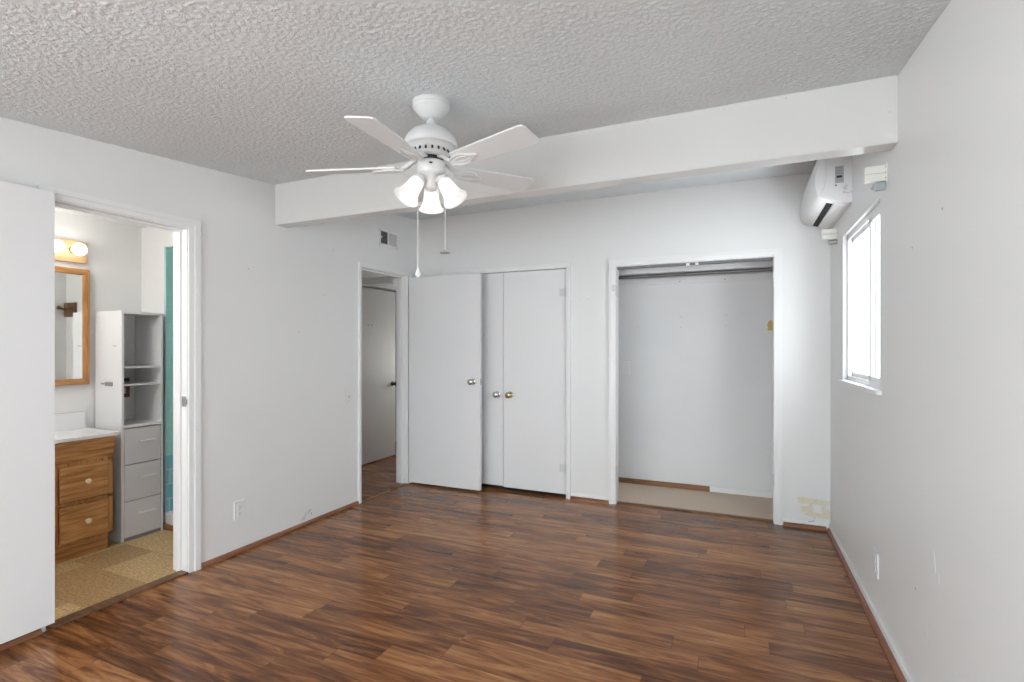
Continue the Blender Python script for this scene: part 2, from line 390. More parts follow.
# shower liner (tile)
t = MB(); t.box(SX0-.001, SX0+.008, PY-.004, PY+.1, .54, 2.08); t.box(FX+.001, FX+.012, PY+.1, 3.2, .54, BZ)
sh = t.build('wall_shower', M['teal']); struct(sh, 'teal tiled shower wall seen past the storage tower', 'tiles')
t = MB(); t.box(SX0-.001, SX0+.012, PY-.004, PY+.1, .12, .54); t.box(FX+.001, FX+.016, PY+.1, 3.2, .0, .54); t.build('lower_tile', M['blue'], sh, label='deeper blue tiles with pale grout')
t = MB(); t.box(SX0-.012, SX0+.006, PY-.007, PY-.0, .12, 2.085, .002); t.build('tile_edge', plain('pale_aqua_edge', (.50, .74, .74), .25), sh, label='pale aqua edge strip')
t = MB(); t.box(SX0, SX1, PY-.01, PY+.11, 0, .12, .006); t.build('shower_curb', M['white'], sh, label='white curb')
t = MB(); t.box(SX0-.01, SX1, PY-.03, PY-.011, 0, .04, .003); struct(t.build('baseboard_bathroom', M['strip']), 'brown wood strip at the foot of the shower curb', 'baseboard')

# ------------------------------------------------------------------ baseboards / shoe moulding
def shoe_y(mb, x, sgn, y0, y1): mb.prism([(x, 0), (x+sgn*.018, 0), (x+sgn*.017, .012), (x+sgn*.011, .022), (x+sgn*.002, .027), (x, .027)], 1, y0, y1)
def shoe_x(mb, x0, x1, y=BY): mb.prism([(y, 0), (y-.018, 0), (y-.017, .012), (y-.011, .022), (y-.002, .027), (y, .027)], 0, x0, x1)
m = MB(); shoe_y(m, LX, 1, BA1+.078, HA0-.044); shoe_y(m, LX, 1, RY, BA0-.035)
struct(m.build('baseboard_left', M['shoe']), 'reddish brown quarter round along the left wall', 'baseboard')
m = MB(); m.box(RX-.012, RX, RY, BY-.012, 0, .055, .003); rb = m.build('baseboard_right', M['trim']); struct(rb, 'white baseboard along the right wall', 'baseboard')
m = MB(); shoe_y(m, RX-.012, -1, RY, BY-.03); m.build('shoe_moulding', M['shoe'], rb, label='reddish brown shoe moulding')
m = MB(); m.box(DX1+.049, CX0-.062, BY-.01, BY, 0, .045, .002); m.box(CX1+.062, RX-.012, BY-.01, BY, 0, .045, .002); bb = m.build('baseboard_back', M['trim']); struct(bb, 'white baseboard pieces beside the open closet', 'baseboard')
m = MB(); shoe_x(m, DX1+.05, CX0-.062, BY-.01); shoe_x(m, CX1+.064, RX-.03, BY-.01); m.build('shoe_moulding', M['shoex'], bb, label='reddish brown shoe moulding')
m = MB(); m.box(-1.22, -.245, CB-.016, CB, .004, .052, .002); struct(m.build('baseboard_closet', M['strip']), 'short brown wood base strip at the left of the closet back wall', 'baseboard')
m = MB(); m.box(-.245, .5, CB-.01, CB, .004, .05, .002); struct(m.build('baseboard_closet_white', M['trim']), 'white base strip at the right of the closet back wall', 'baseboard')
m = MB(); m.box(LX-.055, LX+.012, BA0, BA1, 0, .012, .003); struct(m.build('trim_3', M['darkwood']), 'flat brown threshold strip under the bathroom doorway', 'threshold')
m = MB(); m.box(LX-.012, LX+.012, HA0, HA1, 0, .005, .002); struct(m.build('trim_4', M['strip']), 'thin threshold strip under the hall doorway', 'threshold')
m = MB(); m.box(CX0+.001, CX1-.001, 4.41, 4.436, 0, .011, .003); struct(m.build('trim_5', M['darkwood']), 'dark edge strip between laminate and closet carpet', 'threshold')

# ------------------------------------------------------------------ door casings
def frame_piece(mb, axis, sgn, plane, A, B, zt, wa, wb, wt, left=True, right=True, zl=0):
    """mitred casing round an opening A..B x 0..zt; plane = wall face, sgn = room side"""
    r = .005
    def pr(pts, d0, d1): mb.prism(pts, axis, plane+sgn*d0, plane+sgn*d1)
    for d0, d1, k in ((-.001, .011, 0), (.010, .018, .5)):
        ia, ib, it = A-r-(wa-r)*k, B+r+(wb-r)*k, zt+r+(wt-r)*k
        e = .0006 if k else 0
        oa, ob, ot = A-wa-e, B+wb+e, zt+wt+e
        if left: pr([(oa, zl), (ia, zl), (ia, it), (oa, ot)], d0, d1)
        if right: pr([(ib, 0), (ob, 0), (ob, ot), (ib, it)], d0, d1)
        pr([(ia, it), (ib, it), (ob, ot), (oa, ot)], d0, d1)
def casing_y(name, y0, y1, z1, wa, wb, wt, label, x=LX, right=True, zl=0):
    mb = MB(); frame_piece(mb, 0, 1, x, y0, y1, z1, wa, wb, wt, True, right, zl)
    xo = LXO-.006; xi = x-.0005
    mb.box(xo, xi, y0-LN-.004, y0, zl, z1); mb.box(xo, xi, y1, y1+LN+.004, 0, z1); mb.box(xo, xi, y0-LN, y1+LN, z1, z1+LN+.004)
    xm = x-.065
    mb.box(xm-.017, xm+.017, y1-.012, y1+.002, 0, z1+.002, .002); mb.box(xm-.017, xm+.017, y0-.002, y0+.012, zl, z1+.002, .002); mb.box(xm-.016, xm+.016, y0+.006, y1-.006, z1-.012, z1+.003, .002)
    o = mb.build(name, M['trim']); struct(o, label, 'door frame'); return o
fb = casing_y('trim_6', BA0, BA1, DH, .044, .074, .057, 'white stepped casing and jamb of the bathroom doorway', zl=.052)
m = MB(); m.box(LX-.045, LX-.006, BA1-.002, BA1+.001, .985, 1.045, .0008); m.box(LX-.010, LX+.003, BA1-.010, BA1+.001, 1.0, 1.03, .002); m.build('strike_plate', M['steel'], fb)
fh = casing_y('trim_7', HA0, HA1, DH, .040, .085, .036, 'narrow white casing and jamb of the hall doorway')
m = MB(); m.box(LXO-.03, LXO+.02, HA1-.03, HA1+.001, 1.955, 2.02, .003); m.build('door_catch', M['plastic'], fh, label='small white catch box at the top of the jamb')
def casing_x(name, x0, x1, z1, wa, wb, wt, label, y=BY):
    mb = MB(); frame_piece(mb, 1, -1, y, x0, x1, z1, wa, wb, wt)
    yi = y+.0005; yo = BYO+.004
    mb.box(x0-LN-.004, x0, yi, yo, 0, z1); mb.box(x1, x1+LN+.004, yi, yo, 0, z1); mb.box(x0-LN, x1+LN, yi, yo, z1, z1+LN+.004)
    o = mb.build(name, M['trim']); struct(o, label, 'door frame'); return o
casing_x('trim_8', DX0, DX1, DH+.01, .044, .044, .043, 'white casing of the double door closet')
fc = casing_x('trim_9', CX0, CX1, DH-.008, .056, .056, .058, 'white casing of the open closet without doors')
# leftover hinge leaves on the open closet jambs
for (x, s, z) in ((CX0, 1, 1.82), (CX0, 1, .285), (CX1, -1, 1.86), (CX1, -1, .57), (CX1, -1, .33)):
    m = MB(); m.box(x-s*.001, x+s*.0022, BY+.002, BY+.034, z-.045, z+.045, .0006)
    if z > 1 and s > 0: m.box(x-s*.03, x-s*.004, BY-.0215, BY-.0175, z-.005, z+.050, .0008)
    m.tube([(x, BY-.013, z-.045), (x, BY-.013, z+.045)], .0045, 8)
    m.build('hinge_leaf', M['paintedhinge'], fc)

# ------------------------------------------------------------------ doors
def knob(mb, p, n, s=1.0):
    T = face_T(p, n) @ Matrix.Scale(s, 4)
    mb.lathe([(0, 0), (.030, 0), (.031, .004), (.027, .010), (.014, .014), (.0115, .022), (.0115, .032), (.018, .036), (.0265, .044), (.0285, .052), (.0265, .060), (.019, .066), (.010, .067), (.009, .064), (0, .064)], T, 24)
# double closet doors
XM = -2.02
d1 = MB().box(DX0+.003, XM-.002, BY+.006, BY+.041, .040, DH+.005, .002).build('door_1', M['door']); struct(d1, 'flush white closet door mostly hidden behind the open hall door', 'door')
d2 = MB().box(XM+.002, DX1-.003, BY+.006, BY+.041, .030, DH+.005, .002).build('door_2', M['door']); struct(d2, 'flush white right hand leaf of the double closet doors', 'door')
m = MB(); knob(m, (-2.078, BY+.007, .897), (0, -1, 0)); m.build('door_knob', M['nickel'], d1, True)
m = MB(); knob(m, (-1.950, BY+.007, .897), (0, -1, 0)); m.build('door_knob', M['brass'], d2, True)
for z in (1.83, .26):
    m = MB(); m.box(DX1-.062, DX1-.001, BY+.0035, BY+.0065, z-.035, z+.035, .001); m.tube([(DX1-.002, BY-.003, z-.045), (DX1-.002, BY-.003, z+.045)], .006, 10)
    m.build('hinge', M['paintedhinge'], d2)
m = MB(); m.box(DX0+.001, DX1-.001, BY+.045, BYO-.006, 0, .006); struct(m.build('trim_10', M['dark']), 'dark sill beneath the double closet doors', 'threshold')
# hall door, opened square against the back wall
HY = 4.205
d3 = MB().box(LX+.021, -2.178, HY, HY+.035, .020, DH-.012, .002).build('door_3', M['door']); struct(d3, 'flush white hall door standing open in front of the closet', 'door')
m = MB(); knob(m, (-2.250, HY, 1.022), (0, -1, 0)); m.build('door_knob', M['nickel'], d3, True)
m = MB(); knob(m, (-2.250, HY+.035, 1.022), (0, 1, 0), .9); m.build('door_knob', M['nickel'], d3, True)
m = MB(); m.box(-2.1785, -2.1765, HY+.006, HY+.029, .992, 1.052, .0006); m.box(-2.178, -2.164, HY+.010, HY+.024, 1.012, 1.032, .002); m.build('door_latch', M['steel'], d3)
# bathroom door folded flat on the left wall
d4 = MB().box(LX+.022, LX+.057, .55, 1.336, .047, 2.060, .002).build('door_4', M['door']); struct(d4, 'flush white bathroom door folded back flat against the left wall', 'door')
for z in (.3, 1.1, 1.8):
    m = MB(); m.tube([(LX+.024, BA0+.002, z-.045), (LX+.024, BA0+.002, z+.045)], .006, 10); m.build('hinge', M['trim'], d4)
# inner hall door
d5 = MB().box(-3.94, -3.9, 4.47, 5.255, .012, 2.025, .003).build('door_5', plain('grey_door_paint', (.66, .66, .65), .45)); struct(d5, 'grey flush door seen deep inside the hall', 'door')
m = MB(); knob(m, (-3.9, 5.19, .895), (1, 0, 0), 1.0); m.build('door_knob', M['black'], d5, True, 'black round knob')
for (y, z) in ((4.74, 1.60), (4.81, 1.60)):
    MB().lathe([(0, 0), (.010, 0), (.010, .004), (0, .004)], face_T((-3.9, y, z), (1, 0, 0)), 10).build('coat_hook', M['steel'], d5)

# ------------------------------------------------------------------ window
wn = empty('window_1', (RX, (WY0+WY1)/2, WZ0)); struct(wn, 'small white sliding window in the right wall', 'window')
bpy.context.view_layer.update()
m = MB()
for (y0, y1, z0, z1) in ((WY0-.002, WY0+.035, WZ0, WZ1), (WY1-.03, WY1+.002, WZ0, WZ1), (WY0, WY1, WZ0-.002, WZ0+.03), (WY0, WY1, WZ1-.03, WZ1+.002)):
    m.box(RX+.022, RX+.060, y0, y1, z0, z1, .003)
m.build('window_frame', M['white'], wn)
for (y0, y1, xx) in ((3.20, WY1-.045, RX+.039), (WY0+.02, 3.272, RX+.022)):
    m = MB()
    for a in ((y0, y0+.040, WZ0+.025, WZ1-.025), (y1-.035, y1, WZ0+.025, WZ1-.025), (y0, y1, WZ0+.025, WZ0+.055), (y0, y1, WZ1-.055, WZ1-.025)):
        m.box(xx, xx+.016, *a, .003)
    s_ = m.build('sash', M['white'], wn)
    MB().box(xx+.006, xx+.010, y0+.03, y1-.03, WZ0+.05, WZ1-.05).build('window_pane', M['glass'], s_)
m = MB(); m.box(RX-.022, RX+.06, WY0-.035, WY1+.03, WZ0-.018, WZ0+.004, .004); m.build('window_sill', M['trim'], wn)
# a pale building wall outside
m = MB()
m.box(3.4, 3.5, 2.5, 14, -.1, 2.4)
for k in range(26): m.box(3.375, 3.4, 2.6+k*.42, 2.66+k*.42, -.1, 2.4, .004)
struct(m.build('wall_exterior', M['outside']), 'pale bright outside wall beyond the window', 'wall')
# unseen windows added behind the viewpoint to let light into the room
m = MB()
for a in ((-2.7, -2.64), (.24, .3), (-1.25, -1.15)): m.box(a[0], a[1], RY-.08, RY-.03, .12, 1.78, .004)
m.box(-2.7, .3, RY-.08, RY-.03, .12, .18, .004); m.box(-2.7, .3, RY-.08, RY-.03, 1.72, 1.78, .004)
struct(m.build('added_window_2', M['white']), 'wide white frame of an added window, unseen behind the viewpoint', 'window')
m = MB()
for a in ((SW0, SW0+.05), (SW1-.05, SW1)): m.box(RX+.01, RX+.06, a[0], a[1], SZ0, SZ1, .004)
m.box(RX+.01, RX+.06, SW0, SW1, SZ0, SZ0+.05, .004); m.box(RX+.01, RX+.06, SW0, SW1, SZ1-.05, SZ1, .004)
struct(m.build('added_window_3', M['white']), 'white frame of an added window in the right wall, unseen behind the viewpoint', 'window')
m = MB()
for a in ((-3.1, -3.05), (-1.45, -1.4), (-2.28, -2.22)): m.box(LX-.1, LX-.05, a[0], a[1], SZ0, SZ1, .004)
m.box(LX-.1, LX-.05, -3.1, -1.4, SZ0, SZ0+.05, .004); m.box(LX-.1, LX-.05, -3.1, -1.4, SZ1-.05, SZ1, .004)
struct(m.build('added_window_4', M['white']), 'white frame of an added window in the left wall, unseen behind the viewpoint', 'window')

# ------------------------------------------------------------------ ceiling fan
FXc, FYc = -1.241, 1.929
zt = zc(FYc)
fan = empty('ceiling_fan', (FXc, FYc, zt)); tag(fan, 'white five blade ceiling fan with three lit bell shades', 'ceiling fan')
bpy.context.view_layer.update()
TF = Matrix.Translation((FXc, FYc, 0))
tilt = Matrix.Translation((FXc, FYc, zt)) @ Matrix.Rotation(math.atan(.0865), 4, 'X')
MB().lathe([(0, .0), (.078, .0), (.081, -.004), (.081, -.014), (.079, -.016), (.079, -.019), (.081, -.021), (.081, -.032), (.075, -.038), (.068, -.048), (.056, -.062), (.044, -.072), (.034, -.078), (.018, -.080), (0, -.080)], tilt, 40).build('canopy', M['fanw'], fan, True)
MB().lathe([(0, 2.36), (.013, 2.36), (.013, 2.335), (.020, 2.330), (.022, 2.318), (.030, 2.305), (.034, 2.298), (0, 2.298)], TF, 24).build('downrod', M['fanw'], fan, True)
mot = MB().lathe([(0, 2.302), (.030, 2.302), (.056, 2.297), (.084, 2.283), (.104, 2.263), (.1145, 2.243), (.1165, 2.228), (.110, 2.216), (.098, 2.212), (.092, 2.206), (.085, 2.190), (.076, 2.176), (.060, 2.168), (0, 2.168)], TF, 48).build('motor_housing', M['fanw'], fan, True)
m = MB()
for k in range(20):
    a = 2*PI*k/20
    T = TF @ Matrix.Rotation(a, 4, 'Z') @ Matrix.Translation((.0855, 0, 2.191)) @ Matrix.Rotation(R(-26), 4, 'Y')
    m.box(-.003, .003, -.0042, .0042, -.011, .011, .0015, T)
m.build('vent_slot', M['black'], mot, label='row of black vent slots')
MB().lathe([(0, 2.170), (.052, 2.170), (.052, 2.148), (0, 2.148)], TF, 32).build('flywheel', M['black'], fan, True, 'black ring above the switch housing')
sw = MB().lathe([(0, 2.150), (.058, 2.150), (.062, 2.146), (.0625, 2.108), (.058, 2.096), (.046, 2.086), (.034, 2.078), (.028, 2.066), (.028, 2.042), (.022, 2.030), (.010, 2.024), (0, 2.022)], TF, 40).build('switch_housing', M['fanw'], fan, True)
m = MB(); a = R(-58); m.box(-.003, .003, -.007, .007, -.003, .003, .001, TF @ Matrix.Rotation(a, 4, 'Z') @ Matrix.Translation((.0625, 0, 2.128))); m.build('reverse_switch', M['black'], sw)
# blades
ZB = 2.128
LEAN = Matrix.Rotation(R(-2.3), 4, Vector((-math.sin(YAW), math.cos(YAW), 0)))     # the old fan hangs slightly out of true
for k in range(5):
    ang = R(-12.8+72*k)
    T = Matrix.Translation((FXc, FYc, ZB)) @ LEAN @ Matrix.Rotation(ang, 4, 'Z') @ Matrix.Rotation(R(-12), 4, 'X')
    m = MB(); o = []
    r0, r1, w0, w1 = .155, .538, .048, .064
    for (x, y) in ((r0, -w0), (r1-.02, -w1), (r1-.006, -w1+.006), (r1, -w1+.02), (r1, w1-.02), (r1-.006, w1-.006), (r1-.02, w1), (r0, w0), (r0-.008, w0-.012), (r0-.008, -w0+.012)): o.append((x, y))
    m.prism(o, 2, -.0035, .0035, T)
    bl = m.build('blade', M['blade'], fan)
    m = MB()
    leaf = [(.118, -.014), (.150, -.030), (.178, -.040), (.205, -.034), (.222, -.020), (.262, 0), (.222, .020), (.205, .034), (.178, .040), (.150, .030), (.118, .014)]
    m.prism(leaf, 2, -.0085, -.0035, T, .0012)
    # raised rim and ribs of the cast bracket
    rim = [(x*1.0, y*.9, -.010) for x, y in leaf]
    m.tube([T @ Vector(p) for p in rim], .0035, 6)
    m.tube([T @ Vector((.12, 0, -.010)), T @ Vector((.19, .018, -.010)), T @ Vector((.225, .006, -.010))], .003, 6); m.tube([T @ Vector((.12, 0, -.010)), T @ Vector((.19, -.018, -.010)), T @ Vector((.225, -.006, -.010))], .003, 6)
    TT = Matrix.Translation((FXc, FYc, ZB)) @ LEAN @ Matrix.Translation((0, 0, -ZB)) @ Matrix.Rotation(ang, 4, 'Z')
    m.prism([(.050, 2.166), (.078, 2.164), (.105, 2.145), (.135, 2.128), (.135, 2.118), (.100, 2.130), (.072, 2.152), (.050, 2.156)], 1, -.013, .013, TT, .002)
    m.build('blade_bracket', M['fanw'], bl, True)
# lights
for k, az in enumerate((122, 2, -118)):
    a = R(az); tlt = R(34)
    base = Vector((FXc+.052*math.cos(a), FYc+.052*math.sin(a), 2.076))
    axis = Vector((math.cos(a)*math.sin(tlt), math.sin(a)*math.sin(tlt), -math.cos(tlt)))
    T = face_T(base, axis) @ Matrix.Scale(.93, 4)
    m = MB(); m.tube([(FXc+.02*math.cos(a), FYc+.02*math.sin(a), 2.060), (FXc+.040*math.cos(a), FYc+.040*math.sin(a), 2.078), base+axis*.005], .010, 12)
    m.lathe([(0, -.004), (.018, -.004), (.029, .004), (.031, .024), (.027, .027), (0, .027)], T, 24); m.build('lamp_arm', M['fanw'], fan, True)
    prof = [(.026, .018), (.032, .024), (.035, .036), (.036, .052), (.038, .075), (.042, .096), (.049, .114), (.057, .127), (.062, .132)]
    inner = [(r-.003, z) for r, z in prof[::-1]]
    m = MB(); m.lathe(prof+[(.0615, .1335)]+inner, T, 40, cap=False); m.build('lamp_shade', M['frost'], fan, True)
    m = MB(); m.lathe([(0, .026), (.012, .027), (.013, .045), (.020, .060), (.027, .076), (.029, .090), (.026, .104), (.018, .114), (.008, .118), (0, .1185)], T, 24); m.build('bulb', M['bulb'], fan, True)
    lo = point_light('fan_bulb_light', base+axis*.150, .12, .04); lo.parent = fan; lo.matrix_parent_inverse = fan.matrix_basis.inverted()
# pull chains
rt = Vector((math.cos(YAW), math.sin(YAW), 0))
for off, zb, kind in ((-.058, 1.675, 0), (.062, 1.755, 1)):
    p = Vector((FXc, FYc, 0))+rt*off
    m = MB(); m.tube([(p.x, p.y, 2.12), (p.x, p.y, zb)], .0010, 6)
    z = 2.11
    while z > zb:
        b_ = bmesh.new(); bmesh.ops.create_icosphere(b_, subdivisions=1, radius=.0019); m.merge(b_, Matrix.Translation((p.x, p.y, z))); z -= .0075
    pc = m.build('pull_chain', M['fanw'], fan)
    m = MB(); T = Matrix.Translation((p.x, p.y, zb))
    if kind == 0: m.lathe([(0, .012), (.003, .012), (.004, .004), (.009, -.008), (.0115, -.018), (.010, -.026), (.005, -.031), (0, -.032)], T, 16); m.build('chain_pull', plain('porcelain', (.9, .9, .88), .2), pc, True, 'white teardrop pull')
    else: m.lathe([(0, .010), (.003, .010), (.005, .004), (.012, .000), (.024, -.003), (.024, -.005), (.006, -.007), (0, -.010)], T, 20); m.build('chain_pull', M['steel'], pc, True, 'small flared metal pull')

# ------------------------------------------------------------------ wall air conditioner
ac = empty('wall_air_conditioner', (RX, 3.95, 2.2)); tag(ac, 'white mini split air conditioner high on the right wall', 'air conditioner')
bpy.context.view_layer.update()
Y0, Y1 = 3.585, 4.325
prof = [(0, 2.495), (.160, 2.495), (.176, 2.478), (.188, 2.44), (.198, 2.39), (.202, 2.34), (.199, 2.295), (.192, 2.262), (.180, 2.240), (.140, 2.222), (.060, 2.200), (.02, 2.190), (0, 2.192)]
pin = [(max(0, d-.012) if d > .05 else d, z+(.006 if z < 2.3 else -.004)) for d, z in prof]
m = MB()
def ring(pp, y): return [m.bm.verts.new((RX-d, y, z)) for d, z in pp]
rs = [ring(pin, Y0), ring(prof, Y0+.022), ring(prof, Y1-.022), ring(pin, Y1)]
for A, B in zip(rs, rs[1:]):
    for i in range(len(A)): m.bm.faces.new((A[i], A[(i+1) % len(A)], B[(i+1) % len(A)], B[i]))
m.bm.faces.new(rs[0]); m.bm.faces.new(rs[-1]); bmesh.ops.recalc_face_normals(m.bm, faces=m.bm.faces)
m.build('casing', M['plastic'], ac, True)
# end cap with curved seam towards the front cover
cap = [(0, 2.487), (.140, 2.487), (.134, 2.44), (.136, 2.38), (.142, 2.32), (.155, 2.272), (.140, 2.245), (.06, 2.216), (0, 2.208)]
m = MB(); m.prism([(RX-d, z) for d, z in cap], 1, Y0-.004, Y0+.004, None, .0015); m.build('end_cap', M['plastic'], ac)
m = MB(); m.tube([(RX-d, Y0-.004, z) for d, z in ((.140, 2.484), (.131, 2.43), (.133, 2.36), (.142, 2.30), (.155, 2.267))], .0012, 6); m.build('seam', M['slat'], ac)
# louvre slot and flap on the underside
def under(d): return 2.222+(d-.140)*.275 if d < .14 else 2.222+(d-.140)*.45
m = MB(); m.prism([(RX-.092, under(.092)-.003), (RX-.124, under(.124)-.003), (RX-.124, under(.124)+.002), (RX-.092, under(.092)+.002)], 1, Y0+.055, Y1-.055); m.build('outlet_slot', M['dark'], ac, label='dark air outlet slot')
m = MB(); m.prism([(RX-.030, under(.03)-.006), (RX-.088, under(.088)-.005), (RX-.088, under(.088)), (RX-.030, under(.03))], 1, Y0+.035, Y1-.035, None, .001); m.build('flap', M['plastic'], ac)
m = MB(); m.box(RX-.088, RX-.043, Y0-.0052, Y0-.004, 2.315, 2.415); st = m.build('rating_label', M['sticker'], ac, label='grey rating sticker with a black block')
m = MB(); m.box(RX-.080, RX-.052, Y0-.0062, Y0-.0051, 2.345, 2.358); m.build('black_block', M['black'], st)
m = MB()
for k in range(5): m.box(RX-.084, RX-.047-.004*(k % 2), Y0-.0058, Y0-.0051, 2.368+k*.009, 2.3705+k*.009)
m.build('print_line', M['ink'], st)
m = MB()
m.tube([(RX-.030+.013*math.cos(t_), Y0-.005, 2.283+.013*math.sin(t_)) for t_ in [R(60+25*k) for k in range(9)]], .0012, 6)
m.tube([(RX-.028+.005*math.cos(t_), Y0-.005, 2.281+.006*math.sin(t_)) for t_ in [R(90+30*k) for k in range(7)]], .0012, 6)
m.tube([(RX-.046, Y0-.005, 2.262), (RX-.045, Y0-.005, 2.252), (RX-.040, Y0-.005, 2.262), (RX-.038, Y0-.005, 2.252)], .0012, 6)
m.tube([(RX-.034, Y0-.005, 2.253), (RX-.026, Y0-.005, 2.250), (RX-.018, Y0-.005, 2.252)], .0012, 6)
m.tube([(RX-.010, Y0-.005, 2.258), (RX-.005, Y0-.005, 2.258), (RX-.005, Y0-.005, 2.252), (RX-.010, Y0-.005, 2.251)], .0012, 6)
m.build('pen_mark', M['ink'], ac, label='small grey handwritten marks')
MB().lathe([(0, 0), (.006, 0), (.006, .001), (0, .001)], face_T((RX-.083, Y0-.004, 2.302), (0, -1, 0)), 12).build('screw', M['ink'], ac)

# ------------------------------------------------------------------ blind brackets over the window
def bracket(y, z0, label, metal, mn, out=.084):
    r = empty('blind_bracket', (RX, y, z0)); tag(r, label, 'bracket', None)
    bpy.context.view_layer.update()
    m = MB(); m.box(RX-out, RX, y, y+.028, z0+.036, z0+.070, .002); m.box(RX-out, RX, y, y+.028, z0, z0+.030, .002); m.box(RX-out, RX-.004, y+.010, y+.028, z0+.026, z0+.040)
    m.box(RX-.004, RX, y-.008, y+.036, z0-.008, z0+.078, .001); m.build('holder', M['ivory'], r)
    m = MB()
    if metal == 'clip':
        m.tube([(RX-.004, y+.012, z0-.006), (RX-.040, y+.008, z0-.010), (RX-.056, y+.008, z0-.030), (RX-.040, y+.008, z0-.040), (RX-.006, y+.012, z0-.034)], .006, 8); m.box(RX-.050, RX-.003, y+.002, y+.022, z0-.036, z0-.008, .004)
    else:
        m.tube([(RX-.003, y+.010, z0-.004), (RX-.030, y+.010, z0-.010), (RX-.052, y+.010, z0-.012), (RX-.050, y+.010, z0-.036), (RX-.004, y+.010, z0-.032), (RX-.003, y+.010, z0-.004)], .005, 8)
    m.build(mn, M['clear'] if metal == 'clip' else M['steel'], r)
    m = MB()
    for dz in (.010, .035, .060): m.lathe([(0, 0), (.004, 0), (.003, .003), (0, .003)], face_T((RX-.004, y-.005, z0+dz), (-1, 0, 0)), 8)
    m.build('screw', M['steel'], r)
    return r
bracket(2.812, 2.092, 'white curtain bracket with blue grey clip, under the beam end', 'clip', 'clip')
bracket(4.065, 2.074, 'white curtain bracket with steel loop, below the air conditioner', 'loop', 'loop', .092)

# ------------------------------------------------------------------ outlets, switch, vent, tape
def outlet(loc, n, label, wide=.076, name='electrical_outlet'):
    r = empty(name, loc); tag(r, label, 'outlet'); bpy.context.view_layer.update()
    T = Matrix.Translation(Vector(loc)) @ Matrix.Rotation(math.atan2(n[1], n[0])+PI/2, 4, 'Z')     # local -y faces the room
    m = MB(); m.box(-wide/2, wide/2, -.007, 0, -.060, .060, .0025, T); m.build('cover_plate', M['plastic'], r)
    for z in (.022, -.022):
        m = MB(); m.box(-.017, .017, -.010, -.006, z-.015, z+.015, .002, T); s = m.build('socket', M['plastic'], r)
        m = MB(); m.box(-.008, -.005, -.0106, -.0095, z-.003, z+.007, 0, T); m.box(.005, .008, -.0106, -.0095, z-.003, z+.007, 0, T); m.lathe([(0, 0), (.003, 0), (.003, .0006), (0, .0006)], T @ face_T((0, -.010, z-.009), (0, -1, 0)), 8); m.build('slot', M['ink'], s)
    MB().lathe([(0, 0), (.003, 0), (.002, .001), (0, .001)], T @ face_T((0, -.007, 0), (0, -1, 0)), 8).build('screw', M['steel'], r)
    return r
outlet((LX, 2.348, .277), (1, 0), 'white double outlet low on the left wall right of the bathroom doorway')
outlet((RX, 3.0, .285), (-1, 0), 'white double outlet low on the right wall below the window', .095)
# switch
r = empty('light_switch', (LX, 3.377, .93)); tag(r, 'white toggle light switch plate left of the hall doorway', 'switch'); bpy.context.view_layer.update()
m = MB(); m.box(LX, LX+.006, 3.339, 3.415, .87, .99, .0025); m.build('cover_plate', M['plastic'], r)
m = MB(); m.prism([(LX+.005, .938), (LX+.005, .922), (LX+.016, .935), (LX+.017, .944)], 1, 3.373, 3.381, None, .001); m.build('toggle', M['plastic'], r)
m = MB()
for z in (.965, .895): m.lathe([(0, 0), (.0035, 0), (.002, .001), (0, .001)], face_T((LX+.006, 3.377, z), (1, 0, 0)), 8)
m.box(LX+.0055, LX+.0064, 3.371, 3.383, .918, .942); m.build('screw', M['ink'], r)
# vent
r = empty('air_vent', (LX, 3.91, 2.345)); tag(r, 'white wall register with half dark louvres above the hall doorway', 'vent'); bpy.context.view_layer.update()
a0, a1, z0, z1 = 3.772, 4.046, 2.272, 2.422
m = MB()
for q in ((a0, a0+.018, z0, z1), (a1-.018, a1, z0, z1), (a0, a1, z0, z0+.018), (a0, a1, z1-.018, z1)): m.box(LX, LX+.010, *q, .002)
m.box(LX+.001, LX+.009, (a0+a1)/2-.012, (a0+a1)/2-.004, z0+.01, z1-.01, .001); m.build('frame', M['trim'], r)
m = MB(); m.box(LX+.0002, LX+.0012, a0+.01, a1-.01, z0+.01, z1-.01); m.build('duct_opening', M['dark'], r)
for side in (0, 1):
    m = MB(); q0, q1 = (a0+.02, (a0+a1)/2-.012) if side == 0 else ((a0+a1)/2-.004, a1-.016); n = 8
    for k in range(n):
        yy = q0+(k+.5)*(q1-q0)/n
        T = Matrix.Translation((LX+.0055, yy, 0)) @ Matrix.Rotation(R(-50 if side == 0 else 38), 4, 'Z')
        m.box(-.0065 if side == 0 else -.005, .0065 if side == 0 else .005, -.0006, .0006, z0+.016, z1-.016, 0, T)
    m.build('louver', M['slat'], r)
m = MB(); m.box(LX+.009, LX+.016, a0+.022, a0+.030, 2.335, 2.355, .002); m.build('lever', M['trim'], r)
